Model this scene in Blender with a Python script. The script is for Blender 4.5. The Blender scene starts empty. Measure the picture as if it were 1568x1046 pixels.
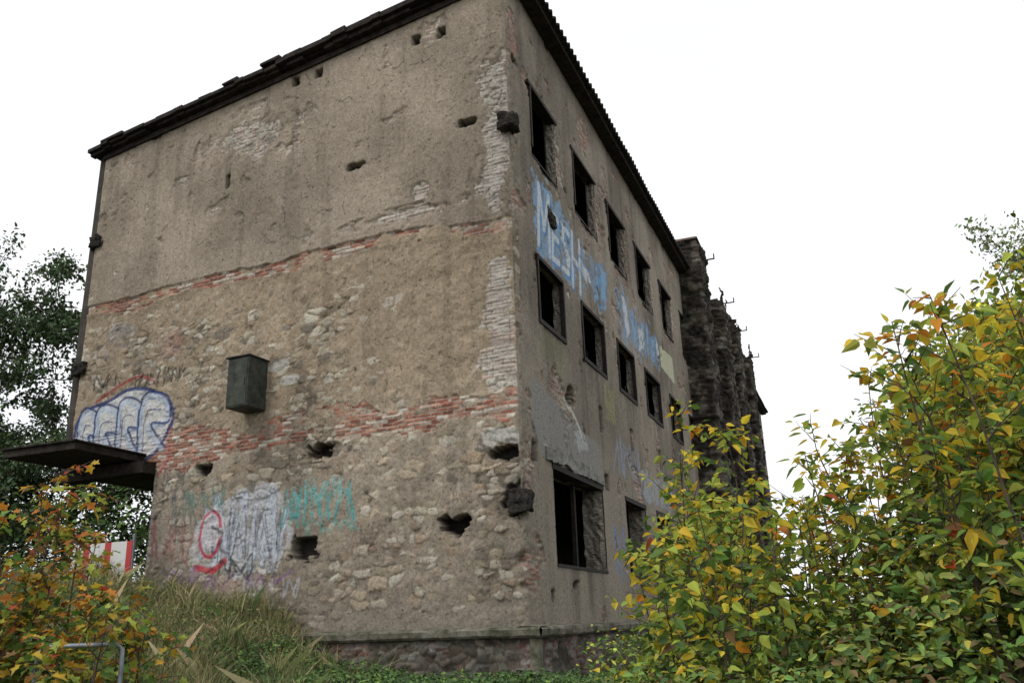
import bpy, numpy as np, math, random
from mathutils import Vector, Matrix
random.seed(7)
scene=bpy.context.scene
COL=scene.collection
TH=-0.056; CT,ST=math.cos(TH),math.sin(TH)
W=12.34; HR=14.0; HL=12.74

# ------------------------------------------------------------------ helpers
_tabs=[np.random.default_rng(100+i).random((256,256)) for i in range(12)]
def vnoise(x,y,seed=0):
    T=_tabs[seed%12]; ox=(seed*37.13); oy=(seed*71.7)
    x=x+ox; y=y+oy
    ix=np.floor(x).astype(int); iy=np.floor(y).astype(int); fx=x-ix; fy=y-iy
    fx=fx*fx*(3-2*fx); fy=fy*fy*(3-2*fy)
    a=T[ix%256,iy%256]; b=T[(ix+1)%256,iy%256]; c=T[ix%256,(iy+1)%256]; d=T[(ix+1)%256,(iy+1)%256]
    return (a*(1-fx)+b*fx)*(1-fy)+(c*(1-fx)+d*fx)*fy
def fbm(x,y,sc,octv=4,seed=0):
    s=0;a=1;t=0
    for o in range(octv):
        s=s+a*vnoise(x*sc,y*sc,seed+o); t+=a; a*=.5; sc*=2.03
    return s/t
def voro(u,v,cu,cv,seed=0):
    x=u/cu; y=v/cv
    ix=np.floor(x).astype(int); iy=np.floor(y).astype(int)
    F1=np.full(x.shape,9.); F2=np.full(x.shape,9.); ID=np.zeros(x.shape); ID2=np.zeros(x.shape)
    A,B,Cc,D=[_tabs[(seed+k)%12] for k in range(4)]
    for dx in (-1,0,1):
        for dy in (-1,0,1):
            jx=(ix+dx)%256; jy=(iy+dy)%256
            px=ix+dx+.5+(A[jx,jy]-.5)*.95; py=iy+dy+.5+(B[jx,jy]-.5)*.7
            d=(np.abs(px-x)**3+np.abs(py-y)**3)**(1/3)
            m=d<F1
            F2=np.where(m,F1,np.minimum(F2,d)); ID=np.where(m,Cc[jx,jy],ID); ID2=np.where(m,D[jx,jy],ID2); F1=np.where(m,d,F1)
    return F1,F2,ID,ID2
def sstep(a,b,x):
    t=np.clip((x-a)/(b-a),0,1); return t*t*(3-2*t)
def bump(u,v,cu,cv,ru,rv):
    return np.clip(1-np.sqrt(((u-cu)/ru)**2+((v-cv)/rv)**2),0,1)
def pal(r,cols):
    cols=np.array(cols); n=len(cols); k=np.clip((r*n).astype(int),0,n-1); return cols[k]

def new_mesh(name,co,loops,starts,mats,cols=None,smooth=True,matidx=None,parent=None):
    me=bpy.data.meshes.new(name)
    me.vertices.add(len(co)); me.vertices.foreach_set('co',np.ascontiguousarray(co,dtype=np.float32).ravel())
    me.loops.add(len(loops)); me.loops.foreach_set('vertex_index',np.ascontiguousarray(loops,dtype=np.int32))
    me.polygons.add(len(starts)); me.polygons.foreach_set('loop_start',np.ascontiguousarray(starts,dtype=np.int32))
    me.polygons.foreach_set('use_smooth',np.full(len(starts),smooth,dtype=bool))
    if not isinstance(mats,(list,tuple)): mats=[mats]
    for m in mats: me.materials.append(m)
    me.update(calc_edges=True)
    if cols is not None:
        at=me.color_attributes.new('Col','FLOAT_COLOR','POINT')
        c=np.ones((len(co),4),dtype=np.float32); c[:,:3]=cols
        at.data.foreach_set('color',c.ravel())
    me.validate()
    ob=bpy.data.objects.new(name,me); COL.objects.link(ob)
    if parent: ob.parent=parent
    return ob
def grid_mesh(name,P,cols,keep,mat,parent=None):
    nu,nv=P.shape[:2]
    I=np.arange(nu*nv).reshape(nu,nv)
    q=np.stack([I[:-1,:-1],I[1:,:-1],I[1:,1:],I[:-1,1:]],-1)[keep]
    return new_mesh(name,P.reshape(-1,3),q.ravel(),np.arange(len(q))*4,mat,cols.reshape(-1,3),True,None,parent)
def empty(name,loc=(0,0,0)):
    e=bpy.data.objects.new(name,None); COL.objects.link(e); e.location=loc; return e
def pydata(name,verts,faces,mat,parent=None,smooth=False,bevel=0):
    me=bpy.data.meshes.new(name); me.from_pydata(verts,[],faces); me.materials.append(mat)
    ob=bpy.data.objects.new(name,me); COL.objects.link(ob)
    if parent: ob.parent=parent
    if smooth:
        for p in me.polygons: p.use_smooth=True
    if bevel:
        b=ob.modifiers.new('b','BEVEL'); b.width=bevel; b.segments=2
    return ob
BF=[(0,3,2,1),(4,5,6,7),(0,1,5,4),(1,2,6,5),(2,3,7,6),(3,0,4,7)]
def boxv(x0,x1,y0,y1,z0,z1,left=False):
    vs=[(x0,y0,z0),(x1,y0,z0),(x1,y1,z0),(x0,y1,z0),(x0,y0,z1),(x1,y0,z1),(x1,y1,z1),(x0,y1,z1)]
    if left: vs=[(s*CT+o*ST, s*ST-o*CT, z) for s,o,z in vs]
    return vs
def boxes(name,lst,mat,parent=None,left=False,bevel=0,jit=0):
    V=[];Fc=[]
    for b in lst:
        n=len(V); vs=boxv(*b,left=left)
        if jit: vs=[tuple(c+random.uniform(-jit,jit) for c in v) for v in vs]
        V+=vs; Fc+=[tuple(n+i for i in f) for f in BF]
    return pydata(name,V,Fc,mat,parent,bevel=bevel)

# ------------------------------------------------------------------ materials
def mat_new(name):
    m=bpy.data.materials.new(name); m.use_nodes=True; nt=m.node_tree
    return m,nt,nt.nodes,nt.links,nt.nodes['Principled BSDF']
def mulcol(N,L,a,b):
    mm=N.new('ShaderNodeMix'); mm.data_type='RGBA'; mm.blend_type='MULTIPLY'; mm.inputs[0].default_value=1
    L.new(a,mm.inputs[6]); L.new(b,mm.inputs[7]); return mm.outputs[2]
def mrange(N,L,src,a,b,c,d):
    r=N.new('ShaderNodeMapRange'); 
    for i,v in enumerate((a,b,c,d)): r.inputs[i+1].default_value=v
    L.new(src,r.inputs[0]); return r.outputs[0]
def mat_wall():
    m,nt,N,L,P=mat_new('weathered_wall')
    P.inputs['Roughness'].default_value=.95; P.inputs['Specular IOR Level'].default_value=.12
    a=N.new('ShaderNodeVertexColor'); a.layer_name='Col'
    tc=N.new('ShaderNodeTexCoord')
    n1=N.new('ShaderNodeTexNoise'); n1.inputs['Scale'].default_value=17; n1.inputs['Detail'].default_value=5; n1.inputs['Roughness'].default_value=.85
    L.new(tc.outputs['Object'],n1.inputs['Vector'])
    n3=N.new('ShaderNodeTexNoise'); n3.inputs['Scale'].default_value=12; n3.inputs['Detail'].default_value=3; n3.inputs['Roughness'].default_value=.75
    L.new(tc.outputs['Object'],n3.inputs['Vector'])
    c=mulcol(N,L,a.outputs['Color'],mrange(N,L,n1.outputs['Fac'],.3,.7,.58,1.40))
    pit=mrange(N,L,n3.outputs['Fac'],.33,.39,.52,1.0)
    c=mulcol(N,L,c,pit); L.new(c,P.inputs['Base Color'])
    ad2=N.new('ShaderNodeMath'); ad2.operation='ADD'; L.new(n1.outputs['Fac'],ad2.inputs[0]); L.new(pit,ad2.inputs[1])
    b=N.new('ShaderNodeBump'); b.inputs['Strength'].default_value=.85; b.inputs['Distance'].default_value=.03
    L.new(ad2.outputs[0],b.inputs['Height']); L.new(b.outputs[0],P.inputs['Normal'])
    return m
def mat_noise(name,c1,c2,scale=4,rough=.85,bump_s=.4,metal=0,stretch=(1,1,1),dist=.02):
    m,nt,N,L,P=mat_new(name)
    P.inputs['Roughness'].default_value=rough; P.inputs['Metallic'].default_value=metal; P.inputs['Specular IOR Level'].default_value=.2
    tc=N.new('ShaderNodeTexCoord'); mp=N.new('ShaderNodeMapping'); mp.inputs['Scale'].default_value=stretch
    L.new(tc.outputs['Object'],mp.inputs[0])
    n=N.new('ShaderNodeTexNoise'); n.inputs['Scale'].default_value=scale; n.inputs['Detail'].default_value=6; n.inputs['Roughness'].default_value=.7
    L.new(mp.outputs[0],n.inputs['Vector'])
    cr=N.new('ShaderNodeValToRGB'); cr.color_ramp.elements[0].position=.35; cr.color_ramp.elements[1].position=.65
    cr.color_ramp.elements[0].color=(*c1,1); cr.color_ramp.elements[1].color=(*c2,1)
    L.new(n.outputs['Fac'],cr.inputs[0]); L.new(cr.outputs[0],P.inputs['Base Color'])
    if bump_s>0:
        b=N.new('ShaderNodeBump'); b.inputs['Strength'].default_value=bump_s; b.inputs['Distance'].default_value=dist
        L.new(n.outputs['Fac'],b.inputs['Height']); L.new(b.outputs[0],P.inputs['Normal'])
    return m
def mat_leaf(name,trans=.4,rough=.55):
    m,nt,N,L,P=mat_new(name)
    a=N.new('ShaderNodeVertexColor'); a.layer_name='Col'
    P.inputs['Roughness'].default_value=rough; P.inputs['Specular IOR Level'].default_value=.3
    L.new(a.outputs['Color'],P.inputs['Base Color'])
    if trans>0:
        t=N.new('ShaderNodeBsdfTranslucent'); mx=N.new('ShaderNodeMixShader'); mx.inputs[0].default_value=trans
        L.new(a.outputs['Color'],t.inputs['Color'])
        L.new(P.outputs[0],mx.inputs[1]); L.new(t.outputs[0],mx.inputs[2]); L.new(mx.outputs[0],N['Material Output'].inputs['Surface'])
    return m
M_WALL=mat_wall()
M_DARK=mat_noise('roof_felt',(.010,.008,.007),(.045,.036,.030),5,.95,.9,dist=.04)
M_STEEL=mat_noise('rusty_steel_frame',(.010,.009,.009),(.035,.026,.02),9,.75,.0)
M_CONC=mat_noise('mossy_concrete',(.06,.065,.035),(.25,.23,.19),3.5,.95,1.0,dist=.05)
M_LINT=mat_noise('broken_concrete_lintel',(.13,.125,.115),(.33,.32,.30),6,.95,1.0,dist=.06)
M_SOOT=mat_noise('sooty_stub',(.010,.009,.008),(.06,.054,.046),7,.95,1.0,dist=.08)
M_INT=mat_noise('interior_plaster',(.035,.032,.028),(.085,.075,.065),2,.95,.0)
M_JAMB=mat_noise('broken_jamb_brick',(.12,.10,.08),(.40,.36,.31),8,.95,1.0,stretch=(1,1,2.2),dist=.08)
M_BARK=mat_noise('bark',(.05,.04,.03),(.13,.105,.08),14,.95,.0,stretch=(1,1,.3))
M_LEAF=mat_leaf('leaf'); M_GRASS=mat_leaf('grass_blade',0,.8); M_LEAFD=mat_leaf('distant_leaf',0,.7)
M_BOX=mat_noise('vent_box_steel',(.022,.026,.022),(.075,.08,.065),4,.7,.4)
M_GALV=mat_noise('galvanised_tube',(.16,.18,.21),(.26,.28,.30),12,.5,.0,metal=.5)
M_GROUND=mat_noise('soil_grass',(.035,.04,.018),(.09,.085,.045),1.3,1,.8,dist=.1)

# ------------------------------------------------------------------ wall surface synthesis
ST_COL=[(.29,.255,.20),(.37,.34,.28),(.24,.205,.16),(.45,.43,.37),(.28,.225,.17),(.19,.17,.145),(.35,.30,.235),(.33,.285,.235),(.38,.355,.31)]
BR_COL=[(.31,.125,.09),(.38,.17,.125),(.42,.25,.20),(.22,.095,.07),(.50,.42,.37),(.34,.15,.11),(.52,.48,.43)]
def rubble1(u,z,seed,cu,cv):
    wx=(fbm(u,z,3.5,4,seed)-.5)*.20; wz=(fbm(u,z,3.5,4,seed+5)-.5)*.16
    F1,F2,ID,ID2=voro(u+wx,z+wz,cu,cv,seed)
    e=F2-F1
    sh=.044*sstep(.02,.20,e)*(.02+.98*ID2)
    c=pal(ID,ST_COL)*(.75+.5*ID2)[...,None]
    mort=np.array([.27,.235,.185]); k=sstep(.03,.12,e)[...,None]
    return sh, mort*(1-k)+c*k
def rubble(u,z,seed,cu=.23,cv=.13):
    a,ac=rubble1(u,z,seed,cu,cv); b,bc=rubble1(u,z,seed+4,cu*1.6,cv*1.55)
    m=(fbm(u,z,.9,2,seed+2)>.58); h=np.where(m,b,a)+.020*(fbm(u,z,10,3,seed)-.5)
    return h, np.where(m[...,None],bc,ac)
def bricks(u,z,seed):
    wz=(fbm(u,z,1.5,3,seed)-.5)*.07; zz=z+wz
    row=np.floor(zz/.083); off=(row%2)*.13
    col=np.floor((u+off)/.26); fu=(u+off)/.26-col; fz=zz/.083-row
    r=_tabs[(seed)%12][(row.astype(int))%256,(col.astype(int))%256]
    r2=_tabs[(seed+1)%12][(row.astype(int))%256,(col.astype(int))%256]
    j=np.minimum(np.minimum(fu,1-fu)*.26,np.minimum(fz,1-fz)*.083); k=sstep(.004,.016,j)
    c=pal(r,BR_COL)*(.75+.4*r2)[...,None]
    mort=np.array([.40,.37,.33])
    return .04*k*(.1+.9*r2)+.012*(fbm(u,z,9,2,seed)-.5), mort*(1-k[...,None])+c*k[...,None]
class Surf:
    def __init__(s,u,z): s.u=u; s.z=z
    def blend(s,m,c): s.col=s.col*(1-m[...,None])+np.array(c)*m[...,None]
    def hole(s,cu,cz,ru,rz,depth=.35,box=False,col=(.03,.026,.023),ws=0):
        n=(fbm(s.u,s.z,7,4,ws)-.5)*2.0
        if box: d=np.maximum(abs(s.u-cu)/ru,abs(s.z-cz)/rz)+n*.2
        else: d=(np.abs((s.u-cu)/ru)**3+np.abs((s.z-cz)/rz)**3)**(1/3)+n*.7
        m=1-sstep(.85,1.0,d); s.h=s.h-m*depth; s.blend(m,col)
        ring=(1-sstep(1.0,1.6,d))*(1-m)
        if depth>.1: s.blend(ring*.35,(.15,.13,.11)); s.h=s.h-ring*.015
    def stroke(s,pts,w,c,a=1.,wear=.35):
        pts=np.array(pts,float)
        lo=pts.min(0)-w*1.5; hi=pts.max(0)+w*1.5
        i0,i1=np.searchsorted(s.u[:,0],[lo[0],hi[0]]); j0,j1=np.searchsorted(s.z[0,:],[lo[1],hi[1]])
        if i1<=i0 or j1<=j0: return
        U=s.u[i0:i1,j0:j1]; Z=s.z[i0:i1,j0:j1]; D=np.full(U.shape,9.)
        for p,q in zip(pts[:-1],pts[1:]):
            d=q-p; L2=(d@d)+1e-9; t=np.clip(((U-p[0])*d[0]+(Z-p[1])*d[1])/L2,0,1)
            D=np.minimum(D,np.hypot(U-p[0]-t*d[0],Z-p[1]-t*d[1]))
        wr=fbm(U,Z,11,3,3)
        hm=s.h[i0:i1,j0:j1]; low=sstep(.012,.0,hm)*.5
        m=(1-sstep(w*.6,w*1.1,D))*a*(1-sstep(1-wear-.1,1-wear+.15,wr)*.85)*(1-low)
        s.col[i0:i1,j0:j1]=s.col[i0:i1,j0:j1]*(1-m[...,None])+np.array(c)*m[...,None]
    def poly(s,pts,c,a=1.,wear=.3,soft=.02,wb=.12):
        pts=np.array(pts,float); U,Z=s.u,s.z
        wob=(fbm(U,Z,4,3,8)-.5)*wb; wob2=(fbm(U,Z,4,3,2)-.5)*wb; X=U+wob; Y=Z+wob2
        ins=np.zeros(U.shape,bool); n=len(pts)
        for i in range(n):
            x1,y1=pts[i]; x2,y2=pts[(i+1)%n]
            ins^=((y1>Y)!=(y2>Y))&(X<(x2-x1)*(Y-y1)/((y2-y1)+1e-12)+x1)
        wr=fbm(U,Z,5,4,4)
        m=ins*a*(1-sstep(1-wear-.12,1-wear+.12,wr)*.85)
        s.blend(m,c)
def curve(pts,n=6):
    pts=[np.array(p,float) for p in pts]; P=[pts[0]]+pts+[pts[-1]]; out=[]
    for i in range(1,len(P)-2):
        for k in range(n):
            t=k/n; a,b,c,d=P[i-1],P[i],P[i+1],P[i+2]
            out.append(.5*((2*b)+(-a+c)*t+(2*a-5*b+4*c-d)*t*t+(-a+3*b-3*c+d)*t**3))
    out.append(P[-2]); return out
def tag(S,u0,u1,z0,z1,nl,w,c,a=.9,seed=1,wear=.3,outline=None,rise=0):
    r=random.Random(seed); dw=(u1-u0)/nl; strokes=[]
    for i in range(nl):
        a0=u0+dw*i; k=r.randint(4,6); dz=rise*i/nl
        pts=[(a0+dw*r.uniform(-.1,1.1), dz+z0+(z1-z0)*(r.uniform(0,.25) if j%2 else r.uniform(.7,1))) for j in range(k)]
        strokes.append(curve(pts))
    if outline:
        for st in strokes: S.stroke(st,w*1.6,outline,a,wear)
    for st in strokes: S.stroke(st,w,c,a,wear)
WARM=np.array([1.06,1.02,.96])

# ---- LEFT (gable) wall
du=.025
nU=int(round(W/du)); u=np.linspace(-W,0,nU+1); z=np.arange(-.35,14.05,du)
U,Z=np.meshgrid(u,z,indexing='ij'); S=Surf(U,Z)
rh,rc=rubble(U,Z,1); bh,bc=bricks(U,Z,3)
n1=fbm(U,Z,.7,5,2); n2=fbm(U,Z,2.6,4,6); n3=fbm(U,Z,9,3,9); nw=(fbm(U,Z,1.2,4,4)-.5); n5=fbm(U,Z,5,4,11)
zb1=8.17+.04*np.sin(U*1.3)-.25*sstep(-3,0,U)+nw*.16+(n2-.5)*.10
upper=sstep(-.02,.02,Z-zb1)
band1=(1-upper)*sstep(-.02,.02,Z-(zb1-.30-nw*.45))
bw2=.24+.34*sstep(-4,-10,U)
zc2=3.95+.05*np.sin(U)
band2=sstep(0,.05,bw2+nw*.9+(n2-.5)*.3-np.abs(Z-zc2))
mid=(1-upper)*sstep(3.9,4.2,Z)
t=.019+.028*(n1-.5)*2+.030*(n2-.5)*2+.024*(n5-.5)*2
t=t+mid*(.004+.034*sstep(-4.2,-1.6,U+nw*3)*sstep(4.6,5.6,Z+nw*2)+.018*sstep(6.8,7.7,Z+nw))
t=t+(1-upper)*sstep(-3.5,-1.0,U)*.008
t=np.where(upper>.5,.066+.012*(n2-.5),t)
loss=lambda cu,cz,ru,rz,k=1.: np.clip(bump(U,Z,cu,cz,ru,rz)*2.2+(n2-.5)*2.2+(n1-.5),0,1)*(bump(U,Z,cu,cz,ru*1.5,rz*1.5)>0)*k
lp=loss(-7.1,11.75,1.3,.7)+loss(-.35,11.1,.5,.7)+loss(-.25,9.9,.45,1.5)+loss(-.45,8.5,.4,.8)+loss(-2.6,8.55,1.2,.14)+loss(-2.2,9.1,.3,.2)
lp=np.clip(lp+sstep(.69,.76,fbm(U,Z,1.9,5,7))*.5,0,1)
t=t-upper*lp*.08
cr=loss(-.35,6.0,.4,1.5)*.08+loss(-.3,4.6,.5,.5)*.06+loss(-.4,2.6,.7,1.0)*.06
t=t-(1-upper)*cr
bn=fbm(U,Z,1.1,3,5)
bandm=np.clip(band1*sstep(.36,.42,bn+.15*sstep(0,-12,U)+.03)+band2*sstep(.3,.40,n1+.08*sstep(-3,-8,U)+.03),0,1)
ub=(bandm>.5)|((upper>.5)&(n2>.5))|((U>-.8)&(Z>4.5)&(n1>.45))
t=np.where(bandm>.5,-.004+.02*(n5-.5)+.03*sstep(.55,.65,n2),t)
hb=np.where(ub,bh,rh); cb=np.where(ub[...,None],bc,rc)
wh=np.clip(upper*.6+(1-upper)*sstep(-4.5,-8,U)*sstep(3.2,2.2,Z)*.4+(bump(U,Z,-.35,9,.9,3.5)>0)*.55+(bump(U,Z,-.3,5.6,.7,1.5)>0)*.7,0,.9)*(.5+n2)*(1-.8*(bandm>.5))
wh=np.clip(wh,0,.9)
cb=cb*(1-wh[...,None])+np.array([.49,.47,.445])*wh[...,None]
k=sstep(-.005,.005,t-hb)
pa=np.array([.26,.225,.185]); pb=np.array([.33,.288,.24]); pc=np.array([.345,.283,.21]); pd=np.array([.29,.256,.212])
pm=sstep(.3,.7,n1)[...,None]
pcol=pa*(1-pm)+pb*pm
mm=((1-upper)*sstep(3.6,4.6,Z)*.8)[...,None]; pcol=pcol*(1-mm)+pc*mm
ml=((1-upper)*sstep(3.8,2.6,Z)*.7)[...,None]; pcol=pcol*(1-ml)+pd*ml
pcol=pcol*(.84+.32*n3)[...,None]
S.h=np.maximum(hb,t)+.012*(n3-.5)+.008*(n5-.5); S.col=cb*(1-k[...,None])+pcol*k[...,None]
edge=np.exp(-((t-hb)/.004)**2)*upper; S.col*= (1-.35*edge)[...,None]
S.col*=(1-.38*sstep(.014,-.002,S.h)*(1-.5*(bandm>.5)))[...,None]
S.col*=(.80+.42*fbm(U,Z,.35,3,1))[...,None]
stn=fbm(U*3.5,Z*.35,1,4,10); S.col*=(1.0-.18*sstep(.5,.75,stn))[...,None]
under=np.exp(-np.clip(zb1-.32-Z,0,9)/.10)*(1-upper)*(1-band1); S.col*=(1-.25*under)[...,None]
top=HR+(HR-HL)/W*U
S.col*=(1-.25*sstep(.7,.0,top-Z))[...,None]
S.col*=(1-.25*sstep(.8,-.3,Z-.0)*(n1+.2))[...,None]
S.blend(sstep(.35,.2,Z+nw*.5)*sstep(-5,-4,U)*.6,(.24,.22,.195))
S.col=S.col*WARM
def crack(S,p0,ang,L,w=.012,seed=0):
    r=random.Random(seed); pts=[p0]; a=ang
    for i in range(int(L/.12)): a=ang+r.uniform(-.9,.9); pts.append((pts[-1][0]+.12*math.cos(a),pts[-1][1]+.12*math.sin(a)))
    S.stroke(pts,w,(.10,.085,.07),.8,.1)
for i in range(40):
    crack(S,(random.uniform(-12,-.5),random.uniform(8.4,13.3)),random.choice([0,0,.3,-.4,1.4,-1.4,3.0]),random.uniform(.12,.6),random.uniform(.010,.018),i)
# graffiti
DB=(.035,.055,.17); WHT=(.60,.61,.61); LB=(.42,.48,.57)
outer=[(-12.3,3.95),(-12.25,4.9),(-11.9,5.3),(-11.2,5.45),(-10.6,5.65),(-10.0,5.6),(-9.6,5.45),(-9.1,5.1),(-9.0,4.7),(-9.2,4.3),(-9.5,3.95),(-10.2,3.75),(-11.3,3.85)]
S.poly(outer,WHT,.85,.22)
S.stroke(curve(outer+[outer[0]],4),.055,DB,.9,.15)
for i,(a,b) in enumerate([(-12.1,-11.55),(-11.5,-10.8),(-10.75,-10.1),(-10.0,-9.2)]):
    r=random.Random(i+3); z0,z1=4.05,5.15+.2*r.random()
    S.stroke(curve([(a,z0),(a+.05,z1),(b-.1,z1-.1),(b,(z0+z1)/2),(a+.25,(z0+z1)/2-.1),(b-.05,z0)]),.085,LB,.85,.2)
    S.stroke(curve([(a-.06,z0),(a-.02,z1+.1),(b,z1),(b+.08,(z0+z1)/2),(a+.35,(z0+z1)/2-.0),(b+.05,z0)]),.036,DB,.9,.15)
    S.stroke(curve([(a+.12,z0),(a+.15,z1-.35),(b-.2,z1-.3)],4),.022,DB,.75,.2)
S.stroke(curve([(-11.6,5.5),(-10.9,5.8),(-10.2,5.95),(-9.7,5.75)]),.05,(.30,.05,.05),.8,.3)
S.stroke(curve([(-9.1,4.2),(-9.0,3.8),(-9.3,3.4)]),.05,(.38,.08,.10),.7,.3)
tag(S,-12.0,-10.9,5.75,6.2,4,.022,(.05,.045,.045),.8,11); tag(S,-10.4,-8.7,5.6,6.1,6,.022,(.06,.055,.05),.8,12)
S.poly([(-8.1,1.35),(-8.0,2.3),(-7.3,2.6),(-6.3,2.95),(-5.5,2.8),(-5.3,1.9),(-5.6,1.1),(-6.8,1.0)],(.52,.54,.56),.7,.42,wb=.4)
tag(S,-7.9,-5.5,1.15,2.75,5,.06,(.56,.59,.63),.75,21,.35,outline=(.20,.23,.30))
tag(S,-7.6,-5.5,1.3,2.5,6,.018,(.10,.12,.16),.7,22,.35)
S.poly([(-7.85,1.6),(-7.8,2.4),(-7.3,2.5),(-7.15,1.7)],(.55,.52,.53),.7,.3,wb=.2)
th=[(-7.55+.30*math.cos(a),1.95+.50*math.sin(a)) for a in np.linspace(.3,6.1,18)]
S.stroke(th,.045,(.48,.05,.10),.9,.2); S.stroke([(-7.5,2.1),(-7.2,1.95),(-7.25,1.6),(-7.0,1.5)],.04,(.10,.08,.10),.7,.2); S.stroke([(-7.9,1.25),(-7.4,1.15),(-7.1,1.35)],.08,(.45,.04,.05),.9,.15)
tag(S,-5.6,-3.7,1.9,2.8,7,.024,(.08,.36,.36),.75,31,.35); tag(S,-5.3,-4.0,2.3,2.95,4,.022,(.18,.45,.44),.65,32,.35)
tag(S,-8.6,-5.2,.75,1.1,7,.03,(.22,.12,.24),.7,41,.3); tag(S,-9.3,-8.0,1.3,2.6,3,.03,(.28,.10,.10),.6,42,.35)
tag(S,-8.9,-8.0,2.1,3.2,3,.03,(.10,.16,.15),.6,43,.35); tag(S,-3.8,-2.9,1.2,2.0,3,.02,(.2,.12,.1),.5,44,.4)
tag(S,-7.4,-6.4,.95,1.5,2,.03,(.05,.06,.06),.75,45,.25); tag(S,-9.4,-7.9,.9,1.3,5,.022,(.32,.20,.36),.7,46,.3)
tag(S,-8.3,-7.0,2.5,3.0,4,.025,(.08,.22,.20),.6,47,.3); tag(S,-5.1,-3.6,1.7,2.1,4,.02,(.12,.36,.34),.6,48,.3); tag(S,-6.6,-5.0,.5,.95,5,.025,(.48,.47,.50),.6,49,.3)
tag(S,-9.3,-8.5,2.6,3.6,2,.03,(.10,.10,.11),.55,50,.4); tag(S,-2.6,-1.9,.4,.7,4,.014,(.14,.13,.12),.5,51,.3)
tag(S,-9.2,-7.6,.5,.85,5,.02,(.25,.15,.30),.55,52,.3); tag(S,-6.9,-5.6,.9,1.3,3,.02,(.07,.07,.08),.6,53,.3)
S.poly([(-7.3,.15),(-6.9,.3),(-6.6,1.0),(-7.3,1.0)],(.42,.30,.26),.5,.4)
S.poly([(-9.6,6.2),(-8.9,6.3),(-8.8,6.9),(-9.5,7.0)],(.36,.20,.16),.45,.5,wb=.4)
S.poly([(-11.6,6.6),(-10.6,6.7),(-10.5,7.4),(-11.4,7.5)],(.24,.24,.26),.45,.5,wb=.4)
# holes
for a,b,c,d in [(-1.62,13.0,.11,.13),(-2.3,13.0,.11,.13),(-5.1,13.0,.11,.14),(-5.8,13.0,.11,.13)]: S.hole(a,b,c,d,.3,True)
S.hole(-1.0,10.4,.26,.09,.3); S.hole(-3.9,10.1,.26,.09,.3,ws=2); S.hole(-7.8,10.7,.06,.19,.3,True)
S.hole(-4.7,3.5,.32,.16,.35,ws=1); S.hole(-1.4,1.7,.36,.17,.35,col=(.015,.013,.012),ws=3); S.hole(-4.95,1.5,.30,.26,.3,ws=4); S.hole(-7.9,3.4,.22,.15,.25,ws=5)
S.hole(-.32,2.98,.38,.14,.3,ws=6); S.hole(-.12,2.1,.26,.32,.18,ws=7)
S.hole(-5.9,5.6,.3,.14,.02,col=(.42,.40,.36)); S.hole(-.3,3.3,.5,.16,.0,col=(.46,.44,.40)); S.hole(-5.5,5.2,.28,.12,.0,col=(.45,.43,.39))
def corner_shift(zv): return .05*fbm(zv*0+3.3,zv,2.3,4,5)+.18*sstep(.60,.76,fbm(zv*0+9.1,zv,1.6,3,6))
fade=np.clip(-U/.05,0,1)
hh=S.h*fade
cs=corner_shift(Z)*np.clip(1+U/.22,0,1)**1.5*.7
P=np.stack([U*CT+hh*ST-cs, U*ST-hh*CT+cs, Z],-1)
uc=(U[:-1,:-1]+U[1:,1:])/2; zc=(Z[:-1,:-1]+Z[1:,1:])/2
keep=(zc<HR+(HR-HL)/W*uc+.03)&~((uc<-9.4)&(zc<3.72))
BLD=empty('derelict_factory_building')
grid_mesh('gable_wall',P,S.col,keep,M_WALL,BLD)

# ---- RIGHT (long) wall
dy=.03
WX=[(1.27,3.06),(4.47,6.54),(7.86,9.87),(11.25,13.47),(15.06,17.0),(18.78,20.4)]
snap=lambda a:round(a/dy)*dy
zoff=-.36
def snapz(a): return round((a-zoff)/dy)*dy+zoff
OPEN=[]
for i,(a,b) in enumerate(WX):
    OPEN.append((snap(a),snap(b),snapz(10.03),snapz(11.86),3)); OPEN.append((snap(a),snap(b),snapz(6.0),snapz(7.53),2))
OPEN.append((snap(1.7),snap(5.4),snapz(.95),snapz(2.9),1))
for a,b in [(7.6,9.9),(11.3,13.6),(15,17.1)]: OPEN.append((snap(a),snap(b),snapz(.95),snapz(2.9),1))
y=np.arange(0,21.0+1e-6,dy); z=np.arange(zoff,14.0,dy)
U,Z=np.meshgrid(y,z,indexing='ij'); S=Surf(U,Z)
rh,rc=rubble(U,Z,5); bh,bc=bricks(U,Z,7)
n1=fbm(U,Z,.6,5,3); n2=fbm(U,Z,2.4,4,8); n3=fbm(U,Z,9,3,2); nw=(fbm(U,Z,1.2,4,1)-.5); n5=fbm(U,Z,5,4,10)
t=.055+.02*(n1-.5)+.012*(n2-.5)
loss=lambda cu,cz,ru,rz,k=1.: np.clip(bump(U,Z,cu,cz,ru,rz)*2.2+(n2-.5)*2.2+(n1-.5),0,1)*(bump(U,Z,cu,cz,ru*1.5,rz*1.5)>0)*k
lp=loss(.3,12.5,.35,.5)+loss(.2,9.8,.2,.6)+loss(.15,7,.15,1.2)+loss(.3,2.9,.4,.6)+loss(.3,.8,.5,.5)+loss(1.0,11.9,.3,.3)
for (a,b,c,d,l) in OPEN:
    if l==3: lp=lp+loss(b+.1,(c+d)/2,.35,.8)*.95+loss((a+b)/2,c-.1,.7,.2)*.6
    if l==2: lp=lp+loss(b+.05,(c+d)/2,.12,.5)*.8
lp=np.clip(lp+sstep(.66,.73,fbm(U,Z,1.4,5,9))*.8,0,1); t=t-lp*.08
ub=(Z>11.5)|(n1>.5); hb=np.where(ub,bh,rh); cb=np.where(ub[...,None],bc*.6+.4*np.array([.33,.29,.25]),rc)
k=sstep(-.005,.005,t-hb)
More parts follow.
